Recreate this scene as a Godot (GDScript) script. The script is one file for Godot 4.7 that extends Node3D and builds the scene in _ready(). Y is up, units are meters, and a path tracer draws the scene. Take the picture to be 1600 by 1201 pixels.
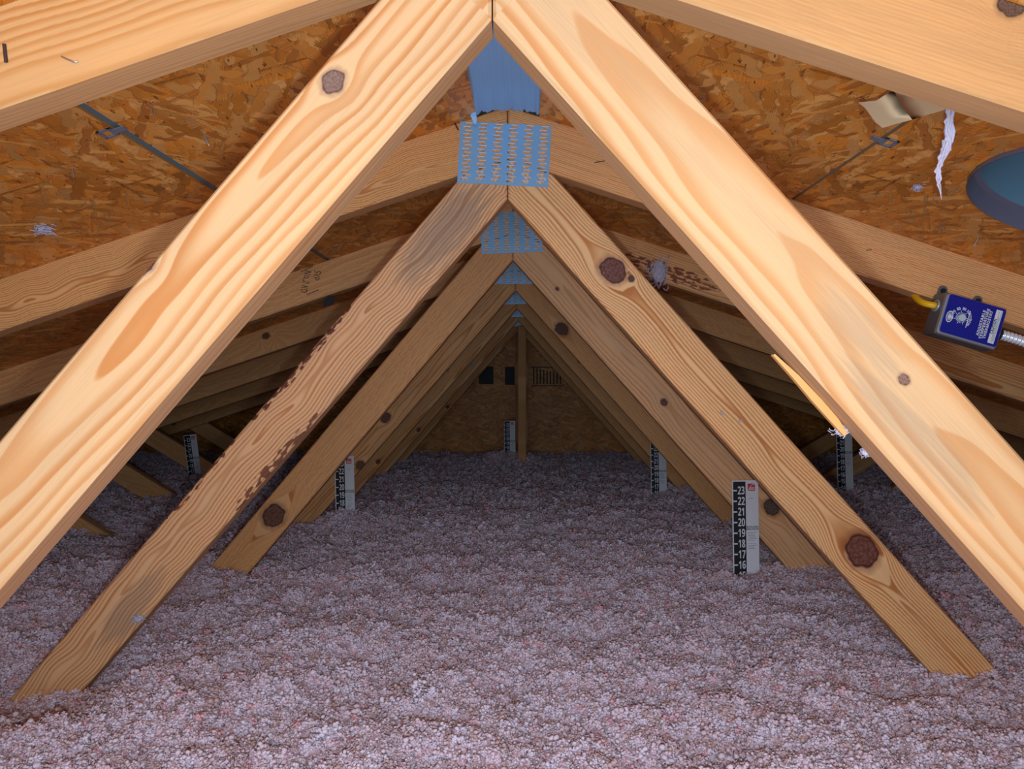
extends Node3D
# An attic seen along its ridge: a row of pine trusses, OSB roof sheathing, pink blown insulation.

const F := 1100.0              # focal length in pixels of the 1600 x 1201 frame
const CAM := Vector3(0, 0.89, 0)
const X0 := -0.0276            # ridge line
const RIDGE := 0.483           # top of the chords at the ridge, above the camera
const PITCH := 0.3333
const W := 0.088               # face of a two by four
const T := 0.038               # its thickness
const COS_P := 0.9487
const SIN_P := 0.3162
const FACE := 0.70             # share of a board texture that holds the wide face
var cam: Camera3D
var taken := {}
var rng := RandomNumberGenerator.new()
var M := {}

# ------------------------------------------------------------------ helpers
func zt(k: int) -> float:      # distance of the front of truss k
	return 0.62 + 0.61 * (k - 1)

func at(px: float, py: float, z: float) -> Vector3:   # the point of the upright plane at distance z that a pixel looks at
	var d := cam.basis * Vector3((px - 800.0) / F, (600.5 - py) / F, -1.0)
	return CAM + d * (z / -d.z)

func on_roof(px: float, py: float) -> Vector3:         # the point of the underside of the roof that a pixel looks at
	var d := cam.basis * Vector3((px - 800.0) / F, (600.5 - py) / F, -1.0)
	var s := -1.0 if px < 800 else 1.0
	var t := (RIDGE + s * X0 * PITCH) / (d.y + s * d.x * PITCH)
	return CAM + d * t

func numbered(called: String) -> String:
	var n: int = taken.get(called, 0)
	taken[called] = n + 1
	return called if n == 0 else "%s_%03d" % [called, n]

func tag(o: Node, label: String, category: String, group := "", kind := "") -> void:
	o.set_meta("label", label)
	if category: o.set_meta("category", category)
	if group: o.set_meta("group", group)
	if kind: o.set_meta("kind", kind)

func base(called: String, where: Vector3, label := "", category := "", group := "", kind := "") -> Node3D:
	var o := Node3D.new()
	o.name = numbered(called)
	add_child(o)
	o.position = where
	tag(o, label, category, group, kind)
	return o

func put(called: String, mesh: Mesh, m: Material, parent: Node, where := Vector3.ZERO, turn := Vector3.ZERO) -> MeshInstance3D:
	var o := MeshInstance3D.new()
	o.name = numbered(called) if parent == self else called
	o.mesh = mesh
	o.material_override = m
	parent.add_child(o, true)
	o.position = where
	o.rotation = turn
	return o

func mat(c: Color, rough := 0.7, metal := 0.0) -> StandardMaterial3D:
	var m := StandardMaterial3D.new()
	m.albedo_color = c
	m.roughness = rough
	m.metallic = metal
	return m

func tri(st: SurfaceTool, a: Vector3, b: Vector3, c: Vector3, n: Vector3, ua := Vector2.ZERO, ub := Vector2.ZERO, uc := Vector2.ZERO) -> void:
	if (b - a).cross(c - a).dot(n) > 0.0:      # front faces run clockwise
		var t := b; b = c; c = t
		var tu := ub; ub = uc; uc = tu
	st.set_normal(n); st.set_uv(ua); st.add_vertex(a)
	st.set_normal(n); st.set_uv(ub); st.add_vertex(b)
	st.set_normal(n); st.set_uv(uc); st.add_vertex(c)

func quad(st: SurfaceTool, a: Vector3, b: Vector3, c: Vector3, d: Vector3, out: Vector3, uv := [Vector2.ZERO, Vector2.ZERO, Vector2.ZERO, Vector2.ZERO]) -> void:
	var n := (b - a).cross(c - a)
	if n.length_squared() < 1e-16: n = (c - a).cross(d - a)
	n = n.normalized()
	if n.dot(out) < 0: n = -n
	tri(st, a, b, c, n, uv[0], uv[1], uv[2])
	tri(st, a, c, d, n, uv[0], uv[2], uv[3])

func begin() -> SurfaceTool:
	var st := SurfaceTool.new()
	st.begin(Mesh.PRIMITIVE_TRIANGLES)
	return st

func add_box(st: SurfaceTool, lo: Vector3, hi: Vector3) -> void:
	var c := (lo + hi) * 0.5
	var h := (hi - lo) * 0.5
	for ax in 3:
		for s in [-1.0, 1.0]:
			var n := Vector3.ZERO; n[ax] = s
			var u := Vector3.ZERO; u[(ax + 1) % 3] = h[(ax + 1) % 3]
			var v := Vector3.ZERO; v[(ax + 2) % 3] = h[(ax + 2) % 3]
			var p: Vector3 = c + n * h[ax]
			quad(st, p - u - v, p + u - v, p + u + v, p - u + v, n)

# a plate cut to a convex outline (x, y), from z = 0 back to z = -thick, with eased edges
func slab(pts: PackedVector2Array, thick: float, ease: float, uvf: Callable) -> ArrayMesh:
	var n := pts.size()
	var c := Vector2.ZERO
	for p in pts: c += p / n
	var inner := PackedVector2Array()
	for i in n:
		var p0 := pts[(i + n - 1) % n]
		var p1 := pts[i]
		var p2 := pts[(i + 1) % n]
		var n1 := (p1 - p0).orthogonal().normalized()
		if n1.dot(c - p1) < 0: n1 = -n1
		var n2 := (p2 - p1).orthogonal().normalized()
		if n2.dot(c - p1) < 0: n2 = -n2
		var k := 1.0 + n1.dot(n2)
		inner.append(p1 + (n1 + n2) * ease / maxf(k, 0.25))
	var st := begin()
	for face in [[0.0, 1.0], [-thick, -1.0]]:
		var z: float = face[0]
		for i in range(1, n - 1):
			tri(st, Vector3(inner[0].x, inner[0].y, z), Vector3(inner[i].x, inner[i].y, z), Vector3(inner[i + 1].x, inner[i + 1].y, z), Vector3(0, 0, face[1]), uvf.call(inner[0], 0.0), uvf.call(inner[i], 0.0), uvf.call(inner[i + 1], 0.0))
	for i in n:
		var a := pts[i]
		var b := pts[(i + 1) % n]
		var ia := inner[i]
		var ib := inner[(i + 1) % n]
		var o2 := (b - a).orthogonal().normalized()
		if o2.dot(c - a) > 0: o2 = -o2
		var out := Vector3(o2.x, o2.y, 0)
		quad(st, Vector3(ia.x, ia.y, 0), Vector3(ib.x, ib.y, 0), Vector3(b.x, b.y, -ease), Vector3(a.x, a.y, -ease), out + Vector3(0, 0, 1), [uvf.call(ia, 0.0), uvf.call(ib, 0.0), uvf.call(b, 0.0), uvf.call(a, 0.0)])
		quad(st, Vector3(a.x, a.y, -ease), Vector3(b.x, b.y, -ease), Vector3(b.x, b.y, ease - thick), Vector3(a.x, a.y, ease - thick), out, [uvf.call(a, 0.02), uvf.call(b, 0.02), uvf.call(b, 0.98), uvf.call(a, 0.98)])
		quad(st, Vector3(a.x, a.y, ease - thick), Vector3(b.x, b.y, ease - thick), Vector3(ib.x, ib.y, -thick), Vector3(ia.x, ia.y, -thick), out + Vector3(0, 0, -1), [uvf.call(a, 0.0), uvf.call(b, 0.0), uvf.call(ib, 0.0), uvf.call(ia, 0.0)])
	return st.commit()

# a tube along points
func tube(path: PackedVector3Array, radii: PackedFloat32Array, sides := 10) -> ArrayMesh:
	var st := begin()
	st.set_smooth_group(0)
	var rings := []
	for i in path.size():
		var d := (path[mini(i + 1, path.size() - 1)] - path[maxi(i - 1, 0)]).normalized()
		var u := d.cross(Vector3(0.21, 0.33, 0.92)).normalized()
		var v := d.cross(u)
		var ring := PackedVector3Array()
		for k in sides:
			var a := TAU * k / sides
			ring.append(path[i] + (u * cos(a) + v * sin(a)) * radii[i])
		rings.append(ring)
	for i in path.size() - 1:
		for k in sides:
			var j := (k + 1) % sides
			var out: Vector3 = rings[i][k] + rings[i][j] - path[i] * 2.0
			quad(st, rings[i][k], rings[i][j], rings[i + 1][j], rings[i + 1][k], out)
	for e in [0, path.size() - 1]:
		var d2: Vector3 = path[e] - path[1 if e == 0 else e - 1]
		for k in range(1, sides - 1):
			tri(st, rings[e][0], rings[e][k], rings[e][k + 1], d2.normalized())
	return smooth(st)

func smooth(st: SurfaceTool) -> ArrayMesh:     # shared vertices, smooth normals
	var src := st.commit_to_arrays()
	var vs: PackedVector3Array = src[Mesh.ARRAY_VERTEX]
	var map := {}
	var pos := PackedVector3Array()
	var idx := PackedInt32Array()
	for v in vs:
		var key := Vector3i((v * 50000.0).round())
		if not map.has(key):
			map[key] = pos.size()
			pos.append(v)
		idx.append(map[key])
	var nor := PackedVector3Array()
	nor.resize(pos.size())
	for i in range(0, idx.size(), 3):
		var f := (pos[idx[i + 2]] - pos[idx[i]]).cross(pos[idx[i + 1]] - pos[idx[i]])
		for j in 3: nor[idx[i + j]] += f
	for i in nor.size(): nor[i] = nor[i].normalized()
	var arr := []
	arr.resize(Mesh.ARRAY_MAX)
	arr[Mesh.ARRAY_VERTEX] = pos
	arr[Mesh.ARRAY_NORMAL] = nor
	arr[Mesh.ARRAY_INDEX] = idx
	var m := ArrayMesh.new()
	m.add_surface_from_arrays(Mesh.PRIMITIVE_TRIANGLES, arr)
	return m

# a loose cluster of small soft lumps and short fibres, about one unit across
func cluster(seed_: int) -> ArrayMesh:
	var r := RandomNumberGenerator.new()
	r.seed = seed_
	var st := begin()
	for k in 22:
		var lump := fluff(Vector3.ONE, 0.6, seed_ * 40 + k, 4, 6, 1.6)
		var p := Vector3(r.randfn(0.0, 0.42), r.randfn(0.0, 0.30), r.randfn(0.0, 0.42))
		var sz := r.randf_range(0.16, 0.38)
		var b := Basis.from_euler(Vector3(r.randf() * TAU, r.randf() * TAU, r.randf() * TAU)).scaled_local(Vector3(sz, sz * 0.75, sz))
		if k > 15: b = b.orthonormalized().scaled_local(Vector3(0.06, 0.06, r.randf_range(0.45, 0.95)))
		st.append_from(lump, 0, Transform3D(b, p))
	return st.commit()

# a matted ball of fine fibres
func wool(size: Vector3, seed_: int) -> ArrayMesh:
	var r := RandomNumberGenerator.new()
	r.seed = seed_
	var st := begin()
	st.append_from(fluff(size * 0.62, 0.5, seed_, 10, 14, 1.6), 0, Transform3D.IDENTITY)
	var thick := (size.x + size.y + size.z) / 3.0 * 0.055
	for k in 90:
		var p := Vector3(r.randfn(0.0, 0.4), r.randfn(0.0, 0.4), r.randfn(0.0, 0.4))
		var d := Vector3(r.randfn(), r.randfn(), r.randfn()).normalized()
		var path := PackedVector3Array()
		var rad := PackedFloat32Array()
		for j in 6:
			path.append(p * size)
			rad.append(thick * (0.4 if j == 0 or j == 5 else 1.0))
			p += d * 0.16
			d = (d + Vector3(r.randfn(), r.randfn(), r.randfn()) * 0.3 - p * 0.35).normalized()
		st.append_from(tube(path, rad, 5), 0, Transform3D.IDENTITY)
	return st.commit()

# a ragged tuft of fibre: a sphere pushed in and out by noise
func fluff(size: Vector3, rough: float, seed_: int, rings := 10, segs := 14, freq := 2.2) -> ArrayMesh:
	var nz := FastNoiseLite.new()
	nz.seed = seed_
	nz.frequency = freq
	nz.fractal_octaves = 3
	var st := begin()
	var g := []
	for i in rings + 1:
		var row := PackedVector3Array()
		for j in segs + 1:
			var th := PI * i / rings
			var ph := TAU * (j % segs) / segs
			var d := Vector3(sin(th) * cos(ph), cos(th), sin(th) * sin(ph))
			row.append(d * size * (1.0 + rough * nz.get_noise_3dv(d)))
		g.append(row)
	for i in rings:
		for j in segs:
			var c: Vector3 = g[i][j] + g[i + 1][j + 1]
			quad(st, g[i][j], g[i][j + 1], g[i + 1][j + 1], g[i + 1][j], c)
	return smooth(st)

# ------------------------------------------------------------------ textures
# Sawn pine: growth rings cut by the face of the board, bent round the knots.
func pine(o: Dictionary) -> StandardMaterial3D:
	var wpx: int = o.get("px", 1024)
	var L: float = o.get("len", 1.7)
	var hpx := int(wpx * 0.126 / L * 1.0)
	var fh := int(hpx * FACE)
	var nz := FastNoiseLite.new()
	nz.seed = o.seed
	nz.frequency = 1.0
	nz.fractal_octaves = 2
	var fine := FastNoiseLite.new()
	fine.seed = o.seed + 7
	fine.frequency = 1.0
	fine.fractal_octaves = 1
	var light: Color = o.get("light", Color8(232, 180, 122))
	var dark: Color = o.get("dark", Color8(190, 118, 58))
	var con: float = o.get("con", 0.9)
	var rw: float = o.get("ring", 0.005)
	var v0: float = o.get("v0", 0.03)
	var d0: float = o.get("d0", 0.01)
	var d1: float = o.get("d1", 0.06)
	var wob: float = o.get("wob", 0.006)
	var wl: float = o.get("wl", 0.5)
	var knots: Array = o.get("knots", [])
	var stains: Array = o.get("stains", [])
	var bytes := PackedByteArray()
	bytes.resize(wpx * hpx * 3)
	for x in wpx:
		var u := L * x / wpx
		var bend := wob * nz.get_noise_2d(u / wl * 1.3, 3.7)
		var deep := lerpf(d0, d1, u / L) + 0.5 * wob * nz.get_noise_2d(u / wl, 9.1)
		var near := []
		for k in knots:
			if absf(u - k[0]) < k[2] * 7.0: near.append(k)
		var spots := []
		for s in stains:
			if absf(u - s[0]) < s[2]: spots.append(s)
		for y in hpx:
			var edge := y >= fh
			var v := W * y / fh if not edge else T * (y - fh) / (hpx - fh)
			var q: float
			var knot := 0.0
			var kc := Color.BLACK
			if edge:
				q = (v * 0.9 + bend * 0.6 + u * 0.002) / (rw * 0.62) + 0.6 * fine.get_noise_2d(u * 3.0, v * 60.0)
			else:
				var ve := v
				for k in near:
					var du: float = u - k[0]
					var dv: float = v - k[1]
					var r: float = k[2]
					var e := exp(-(du * du) / (r * r * 5.0))
					ve -= signf(dv) * minf(absf(dv), r * 1.25 * e * exp(-maxf(absf(dv) - r, 0.0) / (r * 2.2)))
					var kd := sqrt(du * du * 0.72 + dv * dv) / r + 0.15 * nz.get_noise_2d(du / r * 0.8 + k[0] * 31.0, dv / r * 0.9)
					if kd < 1.5:
						var in_knot := clampf((1.12 - kd) / 0.16, 0.0, 1.0)
						var halo := clampf((1.5 - kd) / 0.5, 0.0, 1.0) * 0.4
						if maxf(in_knot, halo) > knot:
							knot = maxf(in_knot, halo)
							kc = k[3]
							var mot := nz.get_noise_2d(du / r * 3.1 + k[0] * 77.0, dv / r * 3.1) + 0.6 * fine.get_noise_2d(du / r * 6.0, dv / r * 6.0 + 9.0)
							kc = kc.lightened(clampf(0.08 + 0.13 * mot, 0.0, 0.3)) if kd < 0.9 else kc.darkened(0.22 if kd < 1.06 else 0.0)
				var a := ve - v0 + bend
				q = sqrt(a * a + deep * deep) / rw + 0.28 * nz.get_noise_2d(u * 5.0, v * 22.0)
			var ring := floorf(q)
			var f := q - ring
			var hs := sin(ring * 12.9898 + o.seed) * 43758.547
			hs -= floorf(hs)
			var late := smoothstep(0.30, 0.86, f) * (1.0 - smoothstep(0.93, 1.0, f))
			late *= 0.55 + 0.45 * hs
			var fib := fine.get_noise_2d(u * 14.0, v * 900.0) * 0.09 + nz.get_noise_2d(u * 2.6, v * 16.0) * 0.12
			var c := light.lerp(dark, clampf(late * con + fib, 0.0, 1.0))
			if edge: c = c.lerp(Color8(176, 134, 98), 0.45)
			c = c * (1.0 + fib * 0.45)
			for s in spots:
				if edge: continue
				var e2: float = pow((u - s[0]) / s[2], 2.0) + pow((v - s[1]) / s[3], 2.0)
				if e2 < 1.0:
					var grain: float = nz.get_noise_2d(u * 9.0 + s[0] * 90.0, v * 150.0)
					var am: float = s[5] * clampf((1.0 - e2) * 1.6 + grain * 1.1 - 0.15, 0.0, 1.0)
					if s[5] > 0.6:                        # scraps of bark have a ragged outline
						var rag: float = nz.get_noise_2d(u * 34.0 + s[0] * 50.0, v * 120.0)
						am = s[5] * smoothstep(0.0, 0.10, (1.0 - e2) * 0.42 + rag * 1.1 - 0.24)
					c = c.lerp(s[4], am)
			if knot > 0.0: c = c.lerp(kc, knot)
			var i := (y * wpx + x) * 3
			bytes[i] = clampi(int(c.r * 255.0), 0, 255)
			bytes[i + 1] = clampi(int(c.g * 255.0), 0, 255)
			bytes[i + 2] = clampi(int(c.b * 255.0), 0, 255)
	var img := Image.create_from_data(wpx, hpx, false, Image.FORMAT_RGB8, bytes)
	var m := StandardMaterial3D.new()
	m.albedo_texture = ImageTexture.create_from_image(img)
	m.roughness = 0.62
	m.metallic_specular = 0.35
	m.set_meta("len", L)
	return m

# Oriented strand board: thousands of wafers of wood pressed together.
func osb(seed_: int, size: int, span: float, tones: Array) -> StandardMaterial3D:
	var r := RandomNumberGenerator.new()
	r.seed = seed_
	var stamps := []
	var scale := size / span / 1000.0            # pixels in a millimetre
	for k in 90:
		var ln := r.randf_range(22, 105) * scale
		var wd := r.randf_range(4, 22) * scale
		var ang := r.randf_range(-0.75, 0.75) + (PI / 2 if r.randf() < 0.16 else 0.0)
		var n := int(absf(cos(ang)) * ln + absf(sin(ang)) * wd) + 3
		var h := int(absf(sin(ang)) * ln + absf(cos(ang)) * wd) + 3
		var tone: Color = tones[r.randi() % tones.size()]
		tone = tone * r.randf_range(0.84, 1.12)
		var st := Image.create(n, h, false, Image.FORMAT_RGBA8)
		var curl := r.randf_range(-0.12, 0.12)
		var rag := r.randf_range(0.0, 9.0)
		for y in h:
			for x in n:
				var dx := x - n * 0.5
				var dy := y - h * 0.5
				var a := dx * cos(ang) + dy * sin(ang)
				var b := -dx * sin(ang) + dy * cos(ang) + curl * a * a / ln
				var end := ln * 0.5 * (0.9 + 0.1 * sin(b * 1.9 + rag))
				var side := wd * 0.5 * (0.82 + 0.18 * sin(a * 0.23 + rag))
				if absf(a) > end or absf(b) > side: continue
				var g := 1.0 + 0.07 * sin(b * 2.7 + rag * 3.0) + 0.05 * sin(b * 6.1 + a * 0.05)
				if absf(b) > side - 0.9 and b > 0.0: g *= 0.80
				var c := tone * g
				c.a = 0.88
				st.set_pixel(x, y, c)
		stamps.append(st)
	for k in 24:                                  # dark slivers and pale chips
		var n := r.randi_range(3, 11)
		var st := Image.create(n + 2, 5, false, Image.FORMAT_RGBA8)
		var c := Color8(70, 38, 14) if k % 3 < 2 else Color8(222, 170, 112)
		for x in n:
			c.a = 0.85
			st.set_pixel(x + 1, 2 + int(round(sin(x * 0.4 + k))), c)
			if x > 1 and x < n - 2 and k % 2 == 0: st.set_pixel(x + 1, 3, c)
		stamps.append(st)
	var img := Image.create(size, size, false, Image.FORMAT_RGBA8)
	img.fill(tones[0])
	for i in 6200:
		var st: Image = stamps[r.randi() % 90] if i < 4600 else stamps[90 + r.randi() % 24]
		var px := r.randi_range(0, size - 1)
		var py := r.randi_range(0, size - 1)
		for ox in [0, -size]:
			for oy in [0, -size]:
				img.blend_rect(st, Rect2i(Vector2i.ZERO, st.get_size()), Vector2i(px + ox, py + oy))
	var m := StandardMaterial3D.new()
	m.albedo_texture = ImageTexture.create_from_image(img)
	m.roughness = 0.5
	m.metallic_specular = 0.45
	var bump := img.duplicate()
	bump.convert(Image.FORMAT_L8)
	m.heightmap_enabled = true
	m.heightmap_texture = ImageTexture.create_from_image(bump)
	m.heightmap_scale = 0.10
	return m

# ------------------------------------------------------------------ trusses
var slope := {}                # (truss * side) -> tangent of the web

func web_frame(k: int, s: float) -> Array:
	var m: float = slope.get(k * int(s), 1.15 if s < 0 else 1.122)
	var a := atan(m)
	return [Vector2(X0, 0.32 + CAM.y), Vector2(s * cos(a), -sin(a)), Vector2(s * sin(a), cos(a)), m]

func chord_frame(s: float) -> Array:
	return [Vector2(X0, CAM.y + RIDGE - W / COS_P), Vector2(s * COS_P, -SIN_P), Vector2(s * SIN_P, COS_P)]

func on_board(fr: Array, px: float, py: float, z: float) -> Vector2:    # pixel -> metres along and across a board
	var p := at(px, py, z)
	var d: Vector2 = Vector2(p.x, p.y) - fr[0]
	return Vector2(d.dot(fr[1]), d.dot(fr[2]))

func board(called: String, pts: PackedVector2Array, fr: Array, m: StandardMaterial3D, parent: Node3D, shift := 0.0) -> MeshInstance3D:
	var L: float = m.get_meta("len")
	var o: Vector2 = fr[0]
	var uvf := func(p: Vector2, e: float) -> Vector2:
		var d: Vector2 = p - o
		var u: float = (d.dot(fr[1]) + shift) / L
		if e > 0.0: return Vector2(u, FACE + 0.02 + (1.0 - FACE - 0.04) * e)
		return Vector2(u, clampf(d.dot(fr[2]) / W, 0.01, 0.985) * FACE)
	var mesh := slab(pts, T, 0.0028, uvf)
	var b := put(called, mesh, m, parent)
	b.position = -parent.position * Vector3(1, 1, 0)
	return b

func truss_plate(parent: Node3D, mid: Vector2, size: Vector2, tilt: float) -> void:
	# galvanised plate with rows of punched slots; each punched tooth leaves a bright lip
	var st := begin()
	var cols := 6
	var rows := 16
	var rh := (size.y - 0.005) / rows
	var cw := size.x / cols
	var lip := begin()
	add_box(st, Vector3(-size.x / 2, -size.y / 2, 0), Vector3(size.x / 2, -size.y / 2 + 0.005, 0.0011))
	for r in rows:
		var y0 := -size.y / 2 + 0.005 + r * rh
		var x := -size.x / 2
		for c in cols:
			var a := -size.x / 2 + c * cw + cw * (0.22 if r % 2 == 0 else 0.36)
			add_box(st, Vector3(x, y0, 0), Vector3(a, y0 + rh * 0.52, 0.0011))
			x = a + cw * 0.47
			add_box(lip, Vector3(a, y0 + rh * 0.50, 0.0006), Vector3(x, y0 + rh * 0.68, 0.0030))
		add_box(st, Vector3(x, y0, 0), Vector3(size.x / 2, y0 + rh * 0.52, 0.0011))
		add_box(st, Vector3(-size.x / 2, y0 + rh * 0.52, 0), Vector3(size.x / 2, y0 + rh, 0.0011))
	var p := put("nail_plate", st.commit(), M.zinc, parent, Vector3(mid.x, mid.y, 0.0002) - parent.position * Vector3(1, 1, 0), Vector3(0, 0, tilt))
	p.set_meta("label", "punched galvanised steel nail plate")
	put("tooth_lips", lip.commit(), M.zinc_bright, p).set_meta("kind", "stuff")

func truss(k: int, label: String) -> Node3D:
	var t := base("roof_truss", Vector3(X0, 0, -zt(k)), label, "truss", "pine roof trusses in a row")
	for s in [-1.0, 1.0]:
		var side := "l" if s < 0 else "r"
		var y := CAM.y
		# web from the peak down to the ceiling joist
		var fr := web_frame(k, s)
		var m: float = fr[3]
		var under := RIDGE - W / COS_P
		var vo := W * sqrt(1.0 + m * m)
		var c := (0.32 + vo - under) / (m - PITCH)
		var low := 0.002
		var gap: float = 0.0007 * s
		board("web", PackedVector2Array([Vector2(X0 + gap, y + 0.32), Vector2(X0 + gap, y + under - 0.001), Vector2(X0 + s * c, y + under - c * PITCH - 0.001),
			Vector2(X0 + s * (0.32 + vo + y - low) / m, low), Vector2(X0 + s * (0.32 + y - low) / m, low)]), fr, M["web%d%s" % [mini(k, 5), side]], t, 0.0 if k < 5 else 0.13 * (k - 5))
		# top chord down to the eave
		var cf := chord_frame(s)
		var e := 3.28
		board("top_chord", PackedVector2Array([Vector2(X0 + gap, y + under), Vector2(X0 + gap, y + RIDGE), Vector2(X0 + s * e, y + RIDGE - e * PITCH), Vector2(X0 + s * e, y + under - e * PITCH)]), cf, M["chord%d%s" % [mini(k, 4), side]], t, 0.0 if k < 4 else 0.23 * (k - 4))
		# outer web from the joist up to the middle of the chord
		var a := atan(0.6)
		var of := [Vector2(s * 0.93 - s * W * sin(a), y - 0.85 - W * cos(a) + 0.0), Vector2(s * cos(a), sin(a)), Vector2(-s * sin(a), cos(a))]
		# upper edge: y = -1.41 + 0.6 |x| above the camera
		var up := func(x: float) -> float: return y - 1.41 + 0.6 * x
		var drop := W / cos(a)
		var xt: float = (RIDGE - W / COS_P + 1.41 + X0 * s * PITCH) / (0.6 + PITCH)
		var xt2: float = (RIDGE - W / COS_P + 1.41 + drop + X0 * s * PITCH) / (0.6 + PITCH)
		var xb := (1.41 - y + low) / 0.6
		of[0] = Vector2(s * xb, low - drop)
		board("outer_web", PackedVector2Array([Vector2(s * xb, low), Vector2(s * xt, up.call(xt) - 0.002), Vector2(s * xt2, up.call(xt2) - drop - 0.002), Vector2(s * (xb + drop / 0.6), low)]), of, M["chord%d%s" % [3 + k % 2, side]], t, 0.4)
	return t

# ------------------------------------------------------------------ insulation
var big := FastNoiseLite.new()
var mid_n := FastNoiseLite.new()
var small_n := FastNoiseLite.new()
const MOUNDS := [[-0.93, 1.84, 0.14, 0.045], [-0.62, 2.4, 0.12, 0.05], [0.75, 1.86, 0.17, 0.005], [-0.1, 4.26, 0.2, 0.07], [0.72, 1.2, 0.16, -0.02], [-0.88, 1.2, 0.22, -0.06],
	[-1.35, 2.4, 0.45, -0.05], [0.72, 3.1, 0.2, 0.04], [1.4, 3.0, 0.3, 0.03], [0.0, 0.9, 0.5, -0.012]]

func ground(x: float, z: float) -> float:
	var h := CAM.y - 0.502 + 0.018 * big.get_noise_2d(x * 1.6, z * 1.6) + 0.022 * mid_n.get_noise_2d(x * 6.0, z * 6.0) + 0.007 * mid_n.get_noise_2d(x * 17.0 + 9.0, z * 17.0)
	for m in MOUNDS:
		var d: float = (pow(x - m[0], 2) + pow(z - m[1], 2)) / (m[2] * m[2])
		if d < 6.0: h += m[3] * exp(-d)
	return h

func insulation() -> void:
	big.seed = 11; big.frequency = 1.0
	mid_n.seed = 5; mid_n.frequency = 1.0; mid_n.fractal_octaves = 3
	small_n.seed = 23; small_n.frequency = 1.0; small_n.fractal_octaves = 3; small_n.fractal_gain = 0.6
	var step := 0.0125
	var nx := int(5.6 / step)
	var nzv := int(5.52 / step)
	var pos := PackedVector3Array()
	var nor := PackedVector3Array()
	var col := PackedColorArray()
	pos.resize(nx * nzv); nor.resize(nx * nzv); col.resize(nx * nzv)
	var hs := PackedFloat32Array()
	hs.resize(nx * nzv)
	for j in nzv:
		for i in nx:
			var x := -2.8 + i * step
			var z := -0.63 + j * step
			var f := small_n.get_noise_2d(x * 34.0, z * 34.0)
			var h := ground(x, z) + 0.010 * f
			var n := j * nx + i
			hs[n] = h
			pos[n] = Vector3(x, h, -z)
			var p := 0.5 + 0.5 * mid_n.get_noise_2d(x * 19.0 + 40.0, z * 19.0)
			col[n] = Color(0.80, 0.52, 0.53).lerp(Color(0.86, 0.68, 0.72), p)
	for j in nzv:
		for i in nx:
			var a := hs[j * nx + mini(i + 1, nx - 1)] - hs[j * nx + maxi(i - 1, 0)]
			var b := hs[mini(j + 1, nzv - 1) * nx + i] - hs[maxi(j - 1, 0) * nx + i]
			nor[j * nx + i] = Vector3(-a, 2.0 * step, b).normalized()
	var idx := PackedInt32Array()
	idx.resize((nx - 1) * (nzv - 1) * 6)
	var q := 0
	for j in nzv - 1:
		for i in nx - 1:
			var a := j * nx + i
			idx[q] = a; idx[q + 1] = a + nx; idx[q + 2] = a + 1
			idx[q + 3] = a + 1; idx[q + 4] = a + nx; idx[q + 5] = a + nx + 1
			q += 6
	var arr := []
	arr.resize(Mesh.ARRAY_MAX)
	arr[Mesh.ARRAY_VERTEX] = pos
	arr[Mesh.ARRAY_NORMAL] = nor
	arr[Mesh.ARRAY_COLOR] = col
	arr[Mesh.ARRAY_INDEX] = idx
	var mesh := ArrayMesh.new()
	mesh.add_surface_from_arrays(Mesh.PRIMITIVE_TRIANGLES, arr)
	var m := mat(Color.WHITE, 1.0)
	m.vertex_color_use_as_albedo = true
	m.metallic_specular = 0.1
	m.backlight_enabled = true
	m.backlight = Color(0.5, 0.42, 0.44)
	var o := put("blown_insulation", mesh, m, self)
	tag(o, "fluffy pink loose-fill fibreglass insulation covering the attic floor", "insulation", "", "stuff")
	# loose tufts lying on it
	for v in 4:
		var mm := MultiMesh.new()
		mm.transform_format = MultiMesh.TRANSFORM_3D
		mm.use_colors = true
		mm.mesh = cluster(60 + v)
		var n := 36000
		var buf := PackedFloat32Array()
		buf.resize(n * 16)
		for i in n:
			var z: float
			var x: float
			var sc: float
			if i < n * 0.78:
				z = lerpf(0.72, 2.7, pow(rng.randf(), 1.25))
				x = rng.randf_range(-0.86, 0.86) * (z + 0.25)
				sc = rng.randf_range(0.0040, 0.0085) * (1.0 + 0.22 * z)
			else:
				z = rng.randf_range(2.2, 4.85)
				x = rng.randf_range(-2.7, 2.7)
				sc = rng.randf_range(0.009, 0.018)
			if rng.randf() < 0.02: sc *= 1.5
			var clump := small_n.get_noise_2d(x * 34.0, z * 34.0)
			var y := ground(x, z) + 0.010 * clump + sc * rng.randf_range(-0.2, 0.9)
			var bs := Basis.from_euler(Vector3(rng.randf() * TAU, rng.randf() * TAU, rng.randf() * TAU)).scaled(Vector3(sc, sc * 0.85, sc))
			var b := i * 16
			buf[b] = bs.x.x; buf[b + 1] = bs.y.x; buf[b + 2] = bs.z.x; buf[b + 3] = x
			buf[b + 4] = bs.x.y; buf[b + 5] = bs.y.y; buf[b + 6] = bs.z.y; buf[b + 7] = y
			buf[b + 8] = bs.x.z; buf[b + 9] = bs.y.z; buf[b + 10] = bs.z.z; buf[b + 11] = -z
			var t := rng.randf()
			var c := Color(0.86, 0.64, 0.68).lerp(Color(0.92, 0.82, 0.90), t)
			if rng.randf() < 0.05: c = Color(0.86, 0.50, 0.52)
			if rng.randf() < 0.10: c = Color(0.72, 0.50, 0.46)
			buf[b + 12] = c.r; buf[b + 13] = c.g; buf[b + 14] = c.b; buf[b + 15] = 1.0
		mm.instance_count = n
		mm.buffer = buf
		var mi := MultiMeshInstance3D.new()
		mi.name = "loose_tufts"
		mi.multimesh = mm
		mi.material_override = m
		mi.set_meta("kind", "stuff")
		o.add_child(mi, true)

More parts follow.
